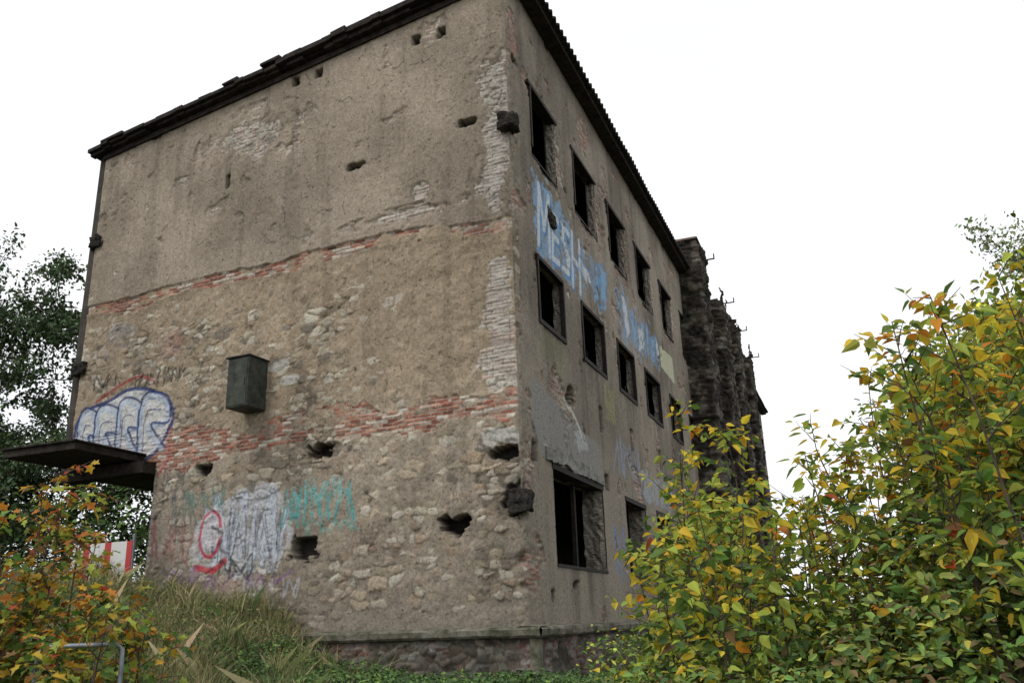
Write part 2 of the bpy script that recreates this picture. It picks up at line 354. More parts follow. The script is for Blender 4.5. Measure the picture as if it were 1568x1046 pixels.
pa=np.array([.225,.198,.165]); pb=np.array([.30,.267,.225]); pm=sstep(.3,.7,n1)[...,None]
pcol=(pa*(1-pm)+pb*pm)*(.84+.32*n3)[...,None]
lg=(sstep(5.6,3.5,Z+nw*2)*.5)[...,None]; pcol=pcol*(1-lg)+np.array([.275,.245,.205])*lg
S.h=np.maximum(hb,t)+.010*(n3-.5)+.006*(n5-.5); S.col=cb*(1-k[...,None])+pcol*k[...,None]
edge=np.exp(-((t-hb)/.004)**2); S.col*=(1-.3*edge)[...,None]
S.col*=(.80+.42*fbm(U,Z,.3,3,2))[...,None]
stn=fbm(U*2.2,Z*.3,1,4,11); S.col*=(1.0-.25*sstep(.5,.72,stn))[...,None]
for (a,b,c,d,l) in OPEN:
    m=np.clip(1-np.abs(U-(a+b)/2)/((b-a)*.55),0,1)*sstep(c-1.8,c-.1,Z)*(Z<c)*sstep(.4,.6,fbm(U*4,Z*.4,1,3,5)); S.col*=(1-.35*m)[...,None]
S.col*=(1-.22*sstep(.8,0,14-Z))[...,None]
S.col=S.col*np.array([1.05,1.02,.98])
S.poly([(.55,3.6),(.6,4.6),(1.2,4.5),(3.4,4.25),(5.2,3.95),(5.5,3.1),(1.2,3.05)],(.27,.262,.25),.8,.15)
S.poly([(3.4,4.0),(4.2,4.15),(4.4,3.7),(3.6,3.55)],(.45,.46,.45),.7,.25)
S.stroke([(3.0,4.55),(3.6,4.25),(3.9,4.0)],.05,(.65,.65,.62),.8,.1)
S.poly([(1.2,3.35),(5.3,3.2),(5.5,3.05),(1.2,3.1)],(.40,.39,.37),.6,.2)
BL=(.26,.42,.62); WB=(.60,.64,.68); BB=(.10,.26,.50)
S.poly([(1.3,7.7),(1.25,9.5),(2.2,9.8),(4.0,9.4),(4.3,7.8),(2.6,7.7)],BL,.75,.4,wb=.7)
S.poly([(4.7,7.9),(4.8,9.2),(6.4,9.4),(7.3,9.0),(6.8,7.9)],BL,.55,.5,wb=1.1)
S.poly([(8.2,7.8),(8.3,9.3),(11,9.2),(13.6,9.1),(13.9,8.1),(11,7.8)],BL,.60,.5,wb=1.1)
rr=random.Random(5)
def letter(kind,a,w,z0,z1,sw,c,al):
    G={'M':[[(0,0),(.05,1)],[(.05,1),(.5,.35)],[(.5,.35),(.95,1)],[(.95,1),(1,0)]],
       'E':[[(0,0),(0,1)],[(0,1),(.9,.95)],[(0,.5),(.8,.5)],[(0,0),(.9,.03)]],
       'S':[[(.9,.95),(.2,1)],[(.2,1),(.05,.7)],[(.05,.7),(.9,.4)],[(.9,.4),(.8,.05)],[(.8,.05),(0,0)]],
       'H':[[(0,0),(0,1)],[(1,0),(1,1)],[(0,.5),(1,.5)]]}[kind]
    for st in G:
        S.stroke([(a+w*p[0]+.15*p[1],z0+(z1-z0)*p[1]) for p in st],sw,c,al,.25)
a=1.45
for ch,w in zip('MESH',(.75,.5,.55,.6)):
    z0=7.85+rr.uniform(-.1,.1); z1=9.35-rr.uniform(0,.25)+(.25 if ch=='M' else 0)
    letter(ch,a+.05,w,z0-.05,z1-.04,.15,BB,.7); letter(ch,a,w,z0,z1,.10,WB,.95); a+=w+.22
a=4.8
while a<13.6:
    w=rr.uniform(.35,.8); z0=7.95+rr.uniform(0,.5); z1=9.35-rr.uniform(0,.6); sk=rr.uniform(-.3,.3)
    if not 6.9<a<8.2:
        S.poly([(a,z0),(a+sk,z1),(a+w+sk,z1-rr.uniform(0,.3)),(a+w,z0+rr.uniform(0,.3))],WB if rr.random()<.7 else BL,.9,.36,wb=.35)
        S.stroke(curve([(a,z0),(a+sk-.1,(z0+z1)/2),(a+sk,z1),(a+w+sk,z1-.1),(a+w,z0+.5)],4),.05,BB,.65,.3)
    a+=w+rr.uniform(.1,.5)
S.poly([(14.1,8.3),(14.1,9.1),(16.3,9.2),(16.3,8.2)],(.56,.56,.40),.95,.05,wb=.03)
S.poly([(6.2,4.9),(6.2,5.8),(7.2,5.8),(7.2,4.8)],(.40,.38,.16),.4,.4)
S.poly([(1.2,5.3),(1.3,5.9),(3.2,5.8),(2.8,5.0)],(.22,.27,.13),.25,.4)
tag(S,6.5,9.5,3.3,4.6,4,.06,(.30,.36,.50),.6,51); S.poly([(9.5,3.2),(9.6,4.0),(14,4.1),(14,3.2)],(.42,.47,.54),.6,.4,wb=.4)
tag(S,6.2,7.2,.6,2.2,3,.06,(.20,.28,.48),.7,52)
for (a,b,c,d) in [(3.2,4.8,.28,.18),(2.45,8.95,.20,.20),(.35,11.95,.16,.11)]: S.hole(a,b,c,d,.35)
for a in (5.75,8.9,12.6,16.0): S.hole(a,4.75,.16,.34,.35,True)
S.hole(.72,3.1,.13,.2,.3,True); S.hole(5.9,3.15,.2,.2,.3,True); S.hole(.05,2.1,.16,.26,.18); S.hole(2.9,.6,.2,.08,.2); S.hole(1.4,.35,.12,.12,.2)
fade=np.clip(U/.05,0,1); hh=S.h*fade; cs=corner_shift(Z)*np.clip(1-U/.22,0,1)**1.5*.7
P=np.stack([hh-cs,U+cs,Z],-1)
uc=(U[:-1,:-1]+U[1:,1:])/2; zc=(Z[:-1,:-1]+Z[1:,1:])/2
keep=np.ones(uc.shape,bool)
for (a,b,c,d,l) in OPEN: keep&=~((uc>a)&(uc<b)&(zc>c)&(zc<d))
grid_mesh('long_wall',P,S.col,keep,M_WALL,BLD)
y=np.arange(21.0,50.01,.1); z=np.arange(-1.4,14.0,.1); U,Z=np.meshgrid(y,z,indexing='ij')
n1=fbm(U,Z,.6,5,3); c=np.array([.22,.18,.145])*(.6+.8*n1)[...,None]
P=np.stack([.04+0*U,U,Z],-1); keep=np.ones((len(y)-1,len(z)-1),bool)
uc=(U[:-1,:-1]+U[1:,1:])/2; zc=(Z[:-1,:-1]+Z[1:,1:])/2
for k_ in range(8):
    a=22.4+k_*3.6
    for c0,c1 in ((10,11.9),(6,7.5),(1,2.9)): keep&=~((uc>a)&(uc<a+2)&(zc>c0)&(zc<c1))
grid_mesh('long_wall_far_bay',P,c,keep,M_WALL,BLD)
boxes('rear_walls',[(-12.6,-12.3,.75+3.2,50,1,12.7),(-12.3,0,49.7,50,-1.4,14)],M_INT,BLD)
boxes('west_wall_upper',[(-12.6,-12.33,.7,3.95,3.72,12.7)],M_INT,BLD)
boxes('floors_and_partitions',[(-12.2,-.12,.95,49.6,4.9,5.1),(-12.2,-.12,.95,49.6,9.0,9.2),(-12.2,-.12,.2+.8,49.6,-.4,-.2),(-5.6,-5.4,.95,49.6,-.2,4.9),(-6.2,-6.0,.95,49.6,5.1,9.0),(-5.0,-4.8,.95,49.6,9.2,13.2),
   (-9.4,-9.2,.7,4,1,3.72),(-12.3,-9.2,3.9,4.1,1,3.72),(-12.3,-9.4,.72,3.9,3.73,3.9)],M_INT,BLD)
V=[];Fc=[]
for (a,b,c,d,l) in OPEN:
    n=len(V); x0,x1=.035,(-.46 if l==1 else -.20); nseg=14
    def edge_pts(p,q,n_): return [(p[0]+(q[0]-p[0])*i/n_,p[1]+(q[1]-p[1])*i/n_) for i in range(n_)]
    loop=edge_pts((a,c),(b,c),10)+edge_pts((b,c),(b,d),nseg)+edge_pts((b,d),(a,d),10)+edge_pts((a,d),(a,c),nseg)
    m_=len(loop)
    for kx in range(6):
        x=x0+(x1-x0)*kx/5
        for (yy,zz) in loop:
            j=0 if kx==0 else random.uniform(-.05,.05)
            cy_,cz_=(a+b)/2,(c+d)/2
            V.append((x+(random.uniform(-.015,.015) if kx else 0),yy+(cy_-yy)*(abs(j)),zz+(cz_-zz)*abs(j)*.5))
    for kx in range(5):
        for i in range(m_):
            i2=(i+1)%m_; Fc.append((n+kx*m_+i,n+kx*m_+i2,n+(kx+1)*m_+i2,n+(kx+1)*m_+i))
pydata('window_reveals',V,Fc,M_JAMB,BLD)
fr=[]; bars=[]; lint=[]
for (a,b,c,d,l) in OPEN:
    if l==2:
        w=.07; fr+=[(-.02,.09,a-.01,b+.01,d-w,d+.02),(-.02,.088,a-.01,b+.01,c-.03,c+w),(-.02,.086,a-.012,a+w,c+w,d-w),(-.02,.086,b-w,b+.012,c+w,d-w)]
        for i in range(random.randint(1,2)):
            yy=random.uniform(a+.2,b-.1); bars.append((-.145,-.12,yy,yy+.025,c,c+(d-c)*random.uniform(.15,.4)))
    if l==3:
        lint+=[(-.18,.085,a-.15,b+.12,d-.02,d+.07)]
        fr+=[(-.02,.08,a-.02,a+.05,c+.2,d-.02)]
        bars.append((-.15,-.12,b-.25,b-.22,c,d))
        fr+=[(-.18,.06,a,b,c-.03,c+.03)]
    if l==1:
        fr+=[(-.35,.075,a-.05,b+.05,d-.02,d+.10),(-.30,.075,a,b,c-.04,c+.02)]
        bars+=[(-.33,-.24,a+(b-a)*.62,a+(b-a)*.62+.07,c,d)]
boxes('window_frames',fr,M_STEEL,BLD,jit=.006); boxes('glazing_bars',bars,M_STEEL,BLD,jit=.01); boxes('steel_lintels',lint,M_STEEL,BLD,jit=.006)
# broken concrete lintel over the large ground floor opening
V=[];Fc=[];yl=np.linspace(1.25,5.5,36); rl=random.Random(4)
for i,yv in enumerate(yl):
    o=.115+rl.uniform(-.02,.02)-(.05 if 14<i<19 else 0); zt=3.30+rl.uniform(-.03,.03)-(.10 if i>27 else 0); zb=3.02+rl.uniform(-.02,.02)+(.06 if 8<i<12 else 0)
    V+=[(.0,yv,zb),(o,yv,zb),(o,yv,zt),(.0,yv,zt+.01)]
for i in range(35):
    for k in range(4): Fc.append((i*4+k,i*4+(k+1)%4,(i+1)*4+(k+1)%4,(i+1)*4+k))
Fc+=[(0,3,2,1),(140,141,142,143)]
pydata('concrete_lintel',V,Fc,M_LINT,BLD)
import bmesh
from mathutils import noise as mnoise
def rock(name,c,r,mat,parent,left=False,seed=0):
    bm=bmesh.new(); bmesh.ops.create_icosphere(bm,subdivisions=4,radius=1)
    for v in bm.verts:
        x,y_,z_=v.co; m=max(abs(x),abs(y_),abs(z_)); q=Vector((x,y_,z_))*(.8/m+.2)
        s_=1+.35*mnoise.noise(v.co*1.7+Vector((seed*3,0,0)))+.15*mnoise.noise(v.co*5+Vector((seed,2,0)))
        v.co=Vector((q.x*r[0]*s_,q.y*r[1]*s_,q.z*r[2]*s_))
    me=bpy.data.meshes.new(name); bm.to_mesh(me); bm.free(); me.materials.append(mat)
    ob=bpy.data.objects.new(name,me); COL.objects.link(ob); ob.parent=parent
    ob.location=(c[0]*CT+c[1]*ST,c[0]*ST-c[1]*CT,c[2]) if left else c
    return ob
rock('beam_end_1',(.0,.04,10.1),(.22,.20,.18),M_SOOT,BLD,True,1)
rock('beam_end_2',(-12.3,.0,10.0),(.18,.18,.18),M_SOOT,BLD,True,2)
rock('beam_end_3',(-12.3,.0,6.45),(.18,.18,.18),M_SOOT,BLD,True,3)
rock('beam_end_4',(.04,2.45,8.85),(.10,.18,.16),M_SOOT,BLD,False,4)
rock('beam_end_5',(-.06,-.02,2.05),(.22,.16,.22),M_SOOT,BLD,True,5)
boxes('vent_box',[(-6.8,-6.2,.02,.65,4.56,5.70)],M_BOX,BLD,True,bevel=.02)
boxes('vent_box_door',[(-6.77,-6.23,.65,.665,4.60,5.66),(-6.30,-6.27,.665,.70,5.05,5.2),(-6.84,-6.16,.0,.70,5.70,5.73)],M_BOX,BLD,True,bevel=.004)
def roofz(s): return HR+(HR-HL)/W*s
V=[];Fc=[]
def slab(s0,s1,o0,o1,dz0,dz1,j=0):
    n=len(V)
    for s,o,dz in [(s0,o0,dz0),(s1,o0,dz0),(s1,o1,dz0),(s0,o1,dz0),(s0,o0,dz1),(s1,o0,dz1),(s1,o1,dz1),(s0,o1,dz1)]:
        V.append((s*CT+o*ST,s*ST-o*CT,roofz(s)+dz+random.uniform(-j,j)))
    Fc.extend([tuple(n+i for i in f) for f in BF])
s=-12.75; rr=random.Random(9)
while s<.45:
    e=min(s+rr.uniform(.25,.9),.47)
    dz=rr.uniform(-.02,.02)+(0.07 if -6.3<s<-.0 else 0)
    oo=.38+rr.uniform(-.03,.05)
    slab(s,e-.002,-.6,oo,.02+dz*.5,.13+dz,.012)
    if rr.random()<.9: slab(s+.01,e-.01,.1,oo-.10,-.06,.02+dz*.4,.006)
    s=e
slab(-6.7,-6.1,-.1,.40,.2,.30,.03); slab(-7.9,-7.4,-.1,.43,.12,.19,.02); slab(-12.2,-11.4,.0,.43,.10,.16,.02)
slab(-12.4,.05,0.0,.12,-.22,-.065)
pydata('gable_verge',V,Fc,M_DARK,BLD)
V=[(-12.75,.5,roofz(-12.75)+.1),(.45,-.2,14.13),(.45,50.3,14.13),(-12.75,50.3,roofz(-12.75)+.1)]
V+=[(a,b,c-.1) for a,b,c in V]
pydata('roof_deck',V,[(0,1,2,3),(7,6,5,4),(0,4,5,1),(1,5,6,2),(2,6,7,3),(3,7,4,0)],M_DARK,BLD)
yy=np.arange(-.35,50.3,.03); prof=[(-.6,.17),(.50,.15),(.56,.12),(.56,.07),(.42,.05),(.40,-.05),(.06,-.08)]
wv=.035*np.sin(yy*2*np.pi/.28)+.06*(vnoise(yy*.8,yy*0,2)-.5)
Pg=np.zeros((len(yy),len(prof),3))
for j,(x_,z_) in enumerate(prof):
    Pg[:,j,0]=x_+(wv*.5 if 1<=j<=3 else 0); Pg[:,j,1]=yy; Pg[:,j,2]=14+z_+(wv if j<=3 else 0)
I=np.arange(len(yy)*len(prof)).reshape(len(yy),len(prof)); q=np.stack([I[:-1,:-1],I[1:,:-1],I[1:,1:],I[:-1,1:]],-1).reshape(-1,4)
new_mesh('corrugated_eave',Pg.reshape(-1,3),q.ravel(),np.arange(len(q))*4,M_DARK,None,False,None,BLD)
def stackgrid(name,x0,x1,y0,y1,z0,z1,seed):
    d=.05
    per=[(x0,y0),(x1,y0),(x1,y1),(x0,y1)]
    pts=[];nr=[];uu=[];acc=0
    for i in range(4):
        p=np.array(per[i]);q_=np.array(per[(i+1)%4]); L_=np.linalg.norm(q_-p); k=max(2,int(L_/d)); nn=np.array([(q_-p)[1],-(q_-p)[0]])/L_
        for j in range(k): pts.append(p+(q_-p)*j/k); nr.append(nn); uu.append(acc+L_*j/k)
        acc+=L_
    pts.append(pts[0]);nr.append(nr[0]);uu.append(acc)
    pts=np.array(pts);nr=np.array(nr);uu=np.array(uu); zz=np.arange(z0,z1,d)
    U,Z=np.meshgrid(uu,zz,indexing='ij'); rh,rc=rubble(U+seed*7,Z,seed+2,.30,.13)
    n=fbm(U+seed*3,Z,1.1,4,seed); nn_=fbm(U+seed*3,Z,2.5,4,seed+3)
    k_=sstep(.45,.68,nn_)[...,None]
    c=(rc*.13*(1-k_)+rc*.45*k_)*(.5+.8*n)[...,None]; rh=rh*2.2+.16*(n-.5)+.07*((Z%1.5)<.12)+.18*(nn_-.5)
    P=np.zeros(U.shape+(3,)); P[...,0]=pts[:,0][:,None]+nr[:,0][:,None]*rh; P[...,1]=pts[:,1][:,None]+nr[:,1][:,None]*rh; P[...,2]=Z
    P[-1]=P[0]
    ztop=z1-(.0 if seed==0 else 1)*(.9*sstep(.35,.75,vnoise(uu*2.3+seed*5,uu*0+seed,4)))
    keep=(zz[None,1:]<=ztop[:-1,None])
    return grid_mesh(name,P,c,keep,M_WALL,BLD)
caps=[];rods=[];cores=[]
for i,y0 in enumerate([19.7,25.6,30.4,35.9]):
    stackgrid('flue_stack_%d'%(i+1),-.15,.95,y0,y0+2.2,-1.4,15.4,i)
    if i==0: caps.append((-.22,1.0,y0-.05,y0+2.25,15.38,15.47))
    cores.append((-.05,.8,y0+.15,y0+2.05,-1.4,15.3 if i==0 else 14.7)); zz=14.4
    rods.append((.8,1.6,y0+.2,y0+.25,zz,zz+.05)); rods.append((1.55,1.6,y0+.2,y0+.25,zz-.0,zz+.25))
boxes('flue_caps',caps,mat_noise('cap_slab',(.12,.10,.085),(.26,.19,.15),4),BLD,jit=.04); boxes('flue_brackets',rods,M_STEEL,BLD); boxes('flue_cores',cores,M_SOOT,BLD,jit=.05)
# plinth and ledge
def ledge(name,u0,u1,xf):
    uu=np.arange(u0,u1,.05); prof=[(-.02,-.17),(.36,-.19),(.44,-.20),(.46,-.24),(.45,-.33),(.41,-.37),(.25,-.38)]
    Pg=np.zeros((len(uu),len(prof),3))
    for j,(o,zz) in enumerate(prof):
        n=.05*(fbm(uu,uu*0+j*.35,2.5,4,3)-.5); o_=o+n*(1.2 if j else 0); z_=zz+n*.8
        a_,b_,c_=xf(uu,o_,z_); Pg[:,j,0]=a_; Pg[:,j,1]=b_; Pg[:,j,2]=c_
    I=np.arange(len(uu)*len(prof)).reshape(len(uu),len(prof)); q=np.stack([I[:-1,:-1],I[1:,:-1],I[1:,1:],I[:-1,1:]],-1).reshape(-1,4)
    new_mesh(name,Pg.reshape(-1,3),q.ravel(),np.arange(len(q))*4,M_CONC,None,False,None,BLD)
ledge('ledge',-5.1,.46,lambda u,o,z:(u*CT+o*ST,u*ST-o*CT,z)); ledge('ledge_return',-.46,21,lambda u,o,z:(o-.004,u,z-.004))
def plinth_col(U,Z,bc,rc):
    n=fbm(U,Z,1.6,4,4); m=(n>.52)[...,None]; g=np.where(m,bc*.55+.05,rc*.55)
    return g*(.3+.9*fbm(U,Z,2.4,4,7))[...,None]
u=np.arange(-5.2,.33,.03); z=np.arange(-1.7,-.3,.03); U,Z=np.meshgrid(u,z,indexing='ij'); bh,bc=bricks(U,Z,6); rh,rc=rubble(U,Z,2)
P=np.stack([U*CT+(.3+rh)*ST,U*ST-(.3+rh)*CT,Z],-1)
grid_mesh('stone_plinth',P,plinth_col(U,Z,bc,rc),np.ones((len(u)-1,len(z)-1),bool),M_WALL,BLD)
u=np.arange(-.3,21,.05); U,Z=np.meshgrid(u,z,indexing='ij'); bh,bc=bricks(U,Z,6); rh,rc=rubble(U,Z,2)
P=np.stack([.31+rh,U,Z],-1); grid_mesh('stone_plinth_return',P,plinth_col(U,Z,bc,rc),np.ones((len(u)-1,len(z)-1),bool),M_WALL,BLD)
boxes('plinth_quoin',[(.18,.37,-.37,-.18,-1.7,-.36)],M_CONC,BLD,bevel=.03)
boxes('entrance_canopy',[(-11.9,-9.75,-1.5,.62,3.76,3.92),(-11.95,-9.7,-1.56,.60,3.925,3.97)],M_DARK,BLD,bevel=.01)
boxes('entrance_beam',[(-12.35,-9.38,.02,.4,3.45,3.72)],M_DARK,BLD,True)
boxes('entrance_beam_support',[(-9.42,-9.2,.0,-.4,.8,3.72)],M_INT,BLD,True)

# ------------------------------------------------------------------ ground
def gz(x,y):
    x=np.asarray(x,float); y=np.asarray(y,float)
    base=np.interp(x,[-14,-9.5,-7,-5.2,-4.3,-3.2,0],[1.3,.95,.42,-.08,-.65,-1.15,-1.3])
    k=np.interp(y,[-14,-9,-4,-.5],[0,.42,.80,1.])
    g=-1.6*(1-k)+base*k
    g=np.where(y>.6,np.where(x<-9,1.05,np.interp(y,[.6,3],[-1.2,-1.3])),g)
    return g+.16*(fbm(x,y,.5,4,2)-.5)
xs=np.concatenate([-np.geomspace(900,16,18),np.arange(-15,14,.25),np.geomspace(14.5,900,18)])
ys=np.concatenate([-np.geomspace(900,18,14),np.arange(-17.5,10,.25),np.geomspace(10.5,1500,22)])
X,Y=np.meshgrid(xs,ys,indexing='ij'); Zg=gz(X,Y); P=np.stack([X,Y,Zg],-1)
I=np.arange(len(xs)*len(ys)).reshape(len(xs),len(ys)); qq=np.stack([I[:-1,:-1],I[1:,:-1],I[1:,1:],I[:-1,1:]],-1).reshape(-1,4)
new_mesh('ground',P.reshape(-1,3),qq.ravel(),np.arange(len(qq))*4,M_GROUND,None,True)

# ------------------------------------------------------------------ foliage
MAPLE=np.array([(.42,0),(0,0),(.13,-.36),(.34,-.19),(.64,-.43),(.68,-.16),(1,0),(.68,.16),(.64,.43),(.34,.19),(.13,.36)])
MAPLE_F=[(0,i,i+1) for i in range(1,10)]+[(0,10,1)]
OVATE=np.array([(0,0),(.16,-.26),(.48,-.33),(.8,-.17),(1.1,0),(.8,.17),(.48,.33),(.16,.26)]); OVATE_F=[(0,1,2,3,4),(0,4,5,6,7)]
OVAL=np.array([(0,0),(.3,-.27),(.68,-.22),(1,0),(.68,.22),(.3,.27)]); OVAL_F=[(0,1,2,3),(0,3,4,5)]
def leaves(name,pos,dirs,nrm,size,col,tmpl,faces,mat,parent):
    n=len(pos); d=dirs/np.linalg.norm(dirs,axis=1,keepdims=True); c=np.cross(nrm,d); c/=np.linalg.norm(c,axis=1,keepdims=True)+1e-9; nn=np.cross(d,c)
    tx=tmpl[:,0];ty=tmpl[:,1]; cur=np.random.default_rng(n).uniform(.0,.5,n)
    tz=.30*np.abs(ty)[None,:]-cur[:,None]*(tx**2)[None,:]
    co=pos[:,None]+size[:,None,None]*(d[:,None]*tx[None,:,None]+c[:,None]*ty[None,:,None]+nn[:,None]*tz[:,:,None])
    k=len(tmpl); fl=np.array([i for f in faces for i in f]); st=np.cumsum([0]+[len(f) for f in faces[:-1]]); L_=len(fl)
    loops=(np.arange(n)[:,None]*k+fl[None]).ravel(); starts=(np.arange(n)[:,None]*L_+st[None]).ravel()
    cc=np.repeat(col[:,None],k,1)*np.random.default_rng(n+1).uniform(.8,1.2,(n,k,1))
    return new_mesh(name,co.reshape(-1,3),loops,starts,mat,cc.reshape(-1,3),False,None,parent)
class Tubes:
    def __init__(s): s.V=[];s.F=[]
    def add(s,pts,r0,r1,sides=5):
        n0=len(s.V); n=len(pts)
        for i,p in enumerate(pts):
            d=(pts[min(i+1,n-1)]-pts[max(i-1,0)]); d=d/(np.linalg.norm(d)+1e-9)
            a=np.cross(d,[.31,.95,.1]); a/=np.linalg.norm(a)+1e-9; b=np.cross(d,a); r=r0+(r1-r0)*i/(n-1)
            for k in range(sides):
                t_=2*math.pi*k/sides; s.V.append(tuple(p+r*(math.cos(t_)*a+math.sin(t_)*b)))
        for i in range(n-1):
            for k in range(sides):
                k2=(k+1)%sides; s.F.append((n0+i*sides+k,n0+i*sides+k2,n0+(i+1)*sides+k2,n0+(i+1)*sides+k))
    def build(s,name,mat,parent): return pydata(name,s.V,s.F,mat,parent,smooth=True)
def path(p,d,L,n,wob,up,rng):
    pts=[p]; d=d/np.linalg.norm(d)
    for i in range(n):
        d=d+rng.normal(0,wob,3)+np.array([0,0,up]); d/=np.linalg.norm(d); pts.append(pts[-1]+d*L/n)
    return pts
def shrub(name,stems,leaf,colfn,seed,side_len=.9,nside=26,step=.07,tmpl='maple',tmat=None,r0=.014,fmin=.12):
    rng=np.random.default_rng(seed); T=Tubes(); LP=[];LD=[]
    for (bx,by,h,lean) in stems:
        b=np.array([bx,by,float(gz(bx,by))]); d=np.array([lean[0],lean[1],1.])
        L_=h-b[2]
        if L_<.3: continue
        st=path(b,d,L_*1.02,12,.05,.03,rng); T.add(st,r0*(.5+L_*.25),.004,5)
        ns=int(nside*L_/3)
        for i in range(ns):
            f=rng.uniform(fmin,1); q_=f*12; k=min(int(q_),11); p=st[k]+(st[k+1]-st[k])*(q_-k)
            an=rng.uniform(0,6.283); dd=np.array([math.cos(an),math.sin(an),rng.uniform(.2,1.1)])
            ll=side_len*(1.15-.75*f)*rng.uniform(.5,1.3); br=path(p,dd,ll,5,.14,.02,rng); T.add(br,.006,.002,4)
            m=max(3,int(ll/step))
            for j in range(m):
                g=(j+.6)/m*5; kk=min(int(g),4); pp=br[kk]+(br[kk+1]-br[kk])*(g-kk)
                bd=br[kk+1]-br[kk]; bd/=np.linalg.norm(bd); sx=np.cross(bd,[0,0,1.])
                for sd in (1,-1):
                    if rng.random()<.2: continue
                    sv=sx*sd+bd*.5+rng.normal(0,.35,3)+np.array([0,0,-.35])
                    LP.append(pp+sv*.03); LD.append(sv)
        for j in range(6): LP.append(st[-1]-np.array([0,0,.03*j])); LD.append(rng.normal(0,1,3)*[1,1,.3])
    LP=np.array(LP);LD=np.array(LD); n=len(LP); NR=rng.normal(0,.5,(n,3))+np.array([0,-.25,1.])
    sz=leaf*rng.uniform(.5,1.2,n); col=colfn(LP,rng)
    e=empty(name); T.build('branches',M_BARK,e)
    tm,tf=(MAPLE,MAPLE_F) if tmpl=='maple' else (OVATE,OVATE_F)
    leaves('leaves',LP,LD,NR,sz,col,tm,tf,tmat or M_LEAF,e)
    return n
def colmix(pals,w,rng,var=.25):
    pals=np.array(pals); n=len(w); cum=np.cumsum(w,1)/np.sum(w,1,keepdims=True); r=rng.random(n)[:,None]; k=(r>cum).sum(1).clip(0,len(pals)-1)
    return pals[k]*rng.uniform(1-var,1+var,(n,1))*rng.uniform(.9,1.1,(n,3))
GR=(.13,.22,.045); DG=(.06,.115,.03); YG=(.36,.42,.065); YE=(.68,.50,.045); OR=(.62,.25,.03); RD=(.40,.08,.03); BRN=(.20,.11,.04)
def col_right(p,rng):
    n=len(p); hgt=np.clip((p[:,2]+.6)/3,0,1); cl=vnoise(p[:,0]*1.4+p[:,1],p[:,2]*1.6,4); cl2=vnoise(p[:,0]*.9,p[:,2]*.9+p[:,1]*.5,9); l=np.clip((5.6-p[:,0])/1.5,0,1); r=1-l
    w=np.stack([.8+.3*(1-hgt)+.4*(cl2<.4),.3*(1-hgt),1.2+.8*cl,.45+1.9*l*cl+1.6*r*hgt*cl2,.08*hgt+1.1*r*hgt*(cl>.5),.02+.18*r*hgt*(cl>.6),.06+0*hgt],1)
    return colmix([GR,DG,YG,YE,OR,RD,BRN],w,rng)
def col_left(p,rng):
    n=len(p); hgt=np.clip((p[:,2]+.6)/2,0,1); cl=vnoise(p[:,0]*2+p[:,1],p[:,2]*2,6)
    w=np.stack([.8*(1-hgt)+.2,.4*(1-hgt),.6+0*hgt,.6*cl+.3,.25+1.1*hgt*cl,.25*hgt,.30*hgt+.1],1)
    return colmix([GR,DG,YG,(.52,.34,.04),(.47,.19,.03),RD,BRN],w,rng)
rx=[3.2,3.6,4.0,4.3,4.65,5.0,5.5,5.8,6.1,6.4,6.8,7.5,8.4]; rz=[-.1,.3,1.3,.7,1.45,.9,1.15,1.4,1.85,2.15,2.5,2.85,3.1]
rg=np.random.default_rng(3); stems=[]
for i in range(84):
    by=rg.uniform(-8.6,-4.2); s_=(by+15.27)/9.4; bx=rg.uniform(3.6,8.6)
    x9=5.836+(bx-5.836)/s_
    h=-.116+(np.interp(x9,rx,rz)+.116)*s_*rg.uniform(.62,1.03)
    if by<-7.2 and bx<4.6: continue
    stems.append((bx,by,h,(rg.uniform(-.12,.12),rg.uniform(-.1,.1))))
stems+=[(3.95,-5.6,1.95,(-.03,0)),(4.1,-5.3,1.6,(-.03,0)),(4.6,-5.9,1.8,(.02,0)),(6.7,-6.0,2.6,(0,0)),(7.4,-6,2.9,(.03,0)),(6.1,-5.7,2.2,(.0,0)),(4.2,-6.2,1.1,(-.1,0)),(3.6,-5.0,.7,(-.1,0)),(7.0,-6.3,2.7,(0,0)),(5.9,-6.0,1.7,(0,0)),(5.55,-6.0,1.5,(0,0))]
shrub('maple_thicket',stems,.115,col_right,5,side_len=.72,nside=29,step=.08,tmpl='ov')
def bramble(name,xr,yr,n,h,leaf,cols,seed,hx=None,pw=.6,mat=None):
    rng=np.random.default_rng(seed); x=rng.uniform(*xr,n); y_=rng.uniform(*yr,n); hh_=h*(.35+.9*fbm(x,y_,.9,3,seed))
    if hx is not None: hh_=hh_*np.interp(x,hx[0],hx[1])
    p=np.stack([x,y_,gz(x,y_)+hh_*rng.random(n)**pw],1); D=rng.normal(0,1,(n,3))*[1,1,.4]; NR=rng.normal(0,.5,(n,3))+np.array([0,-.5,1.])
    col=colmix(cols,np.ones((n,len(cols))),rng,.35)
    e=empty(name)
    T=Tubes()
    for i in range(90):
        a=rng.integers(n); b=np.array([x[a],y_[a],float(gz(x[a],y_[a]))]); T.add(path(b,rng.normal(0,.7,3)+np.array([0,0,1.2]),hh_[a]*1.3,6,.2,-.1,rng),.005,.002,4)
    T.build('stalks',M_BARK,e); leaves('leaves',p,D,NR,leaf*rng.uniform(.5,1.2,n),col,OVAL,OVAL_F,mat or M_LEAFD,e)
bramble('bramble_thicket',(3.2,9.5),(-9.6,-4.2),22000,1.4,.08,[DG,GR,GR,(.07,.12,.03),(.16,.19,.04),(.28,.30,.05),(.14,.10,.04)],3,hx=([3.2,4.5,6,8],[.6,.9,1.3,1.8]),pw=.8)
bramble('ivy_undergrowth',(-4.6,4.5),(-3.6,-.6),15000,.5,.085,[DG,(.04,.08,.025),(.07,.13,.04),GR],4)
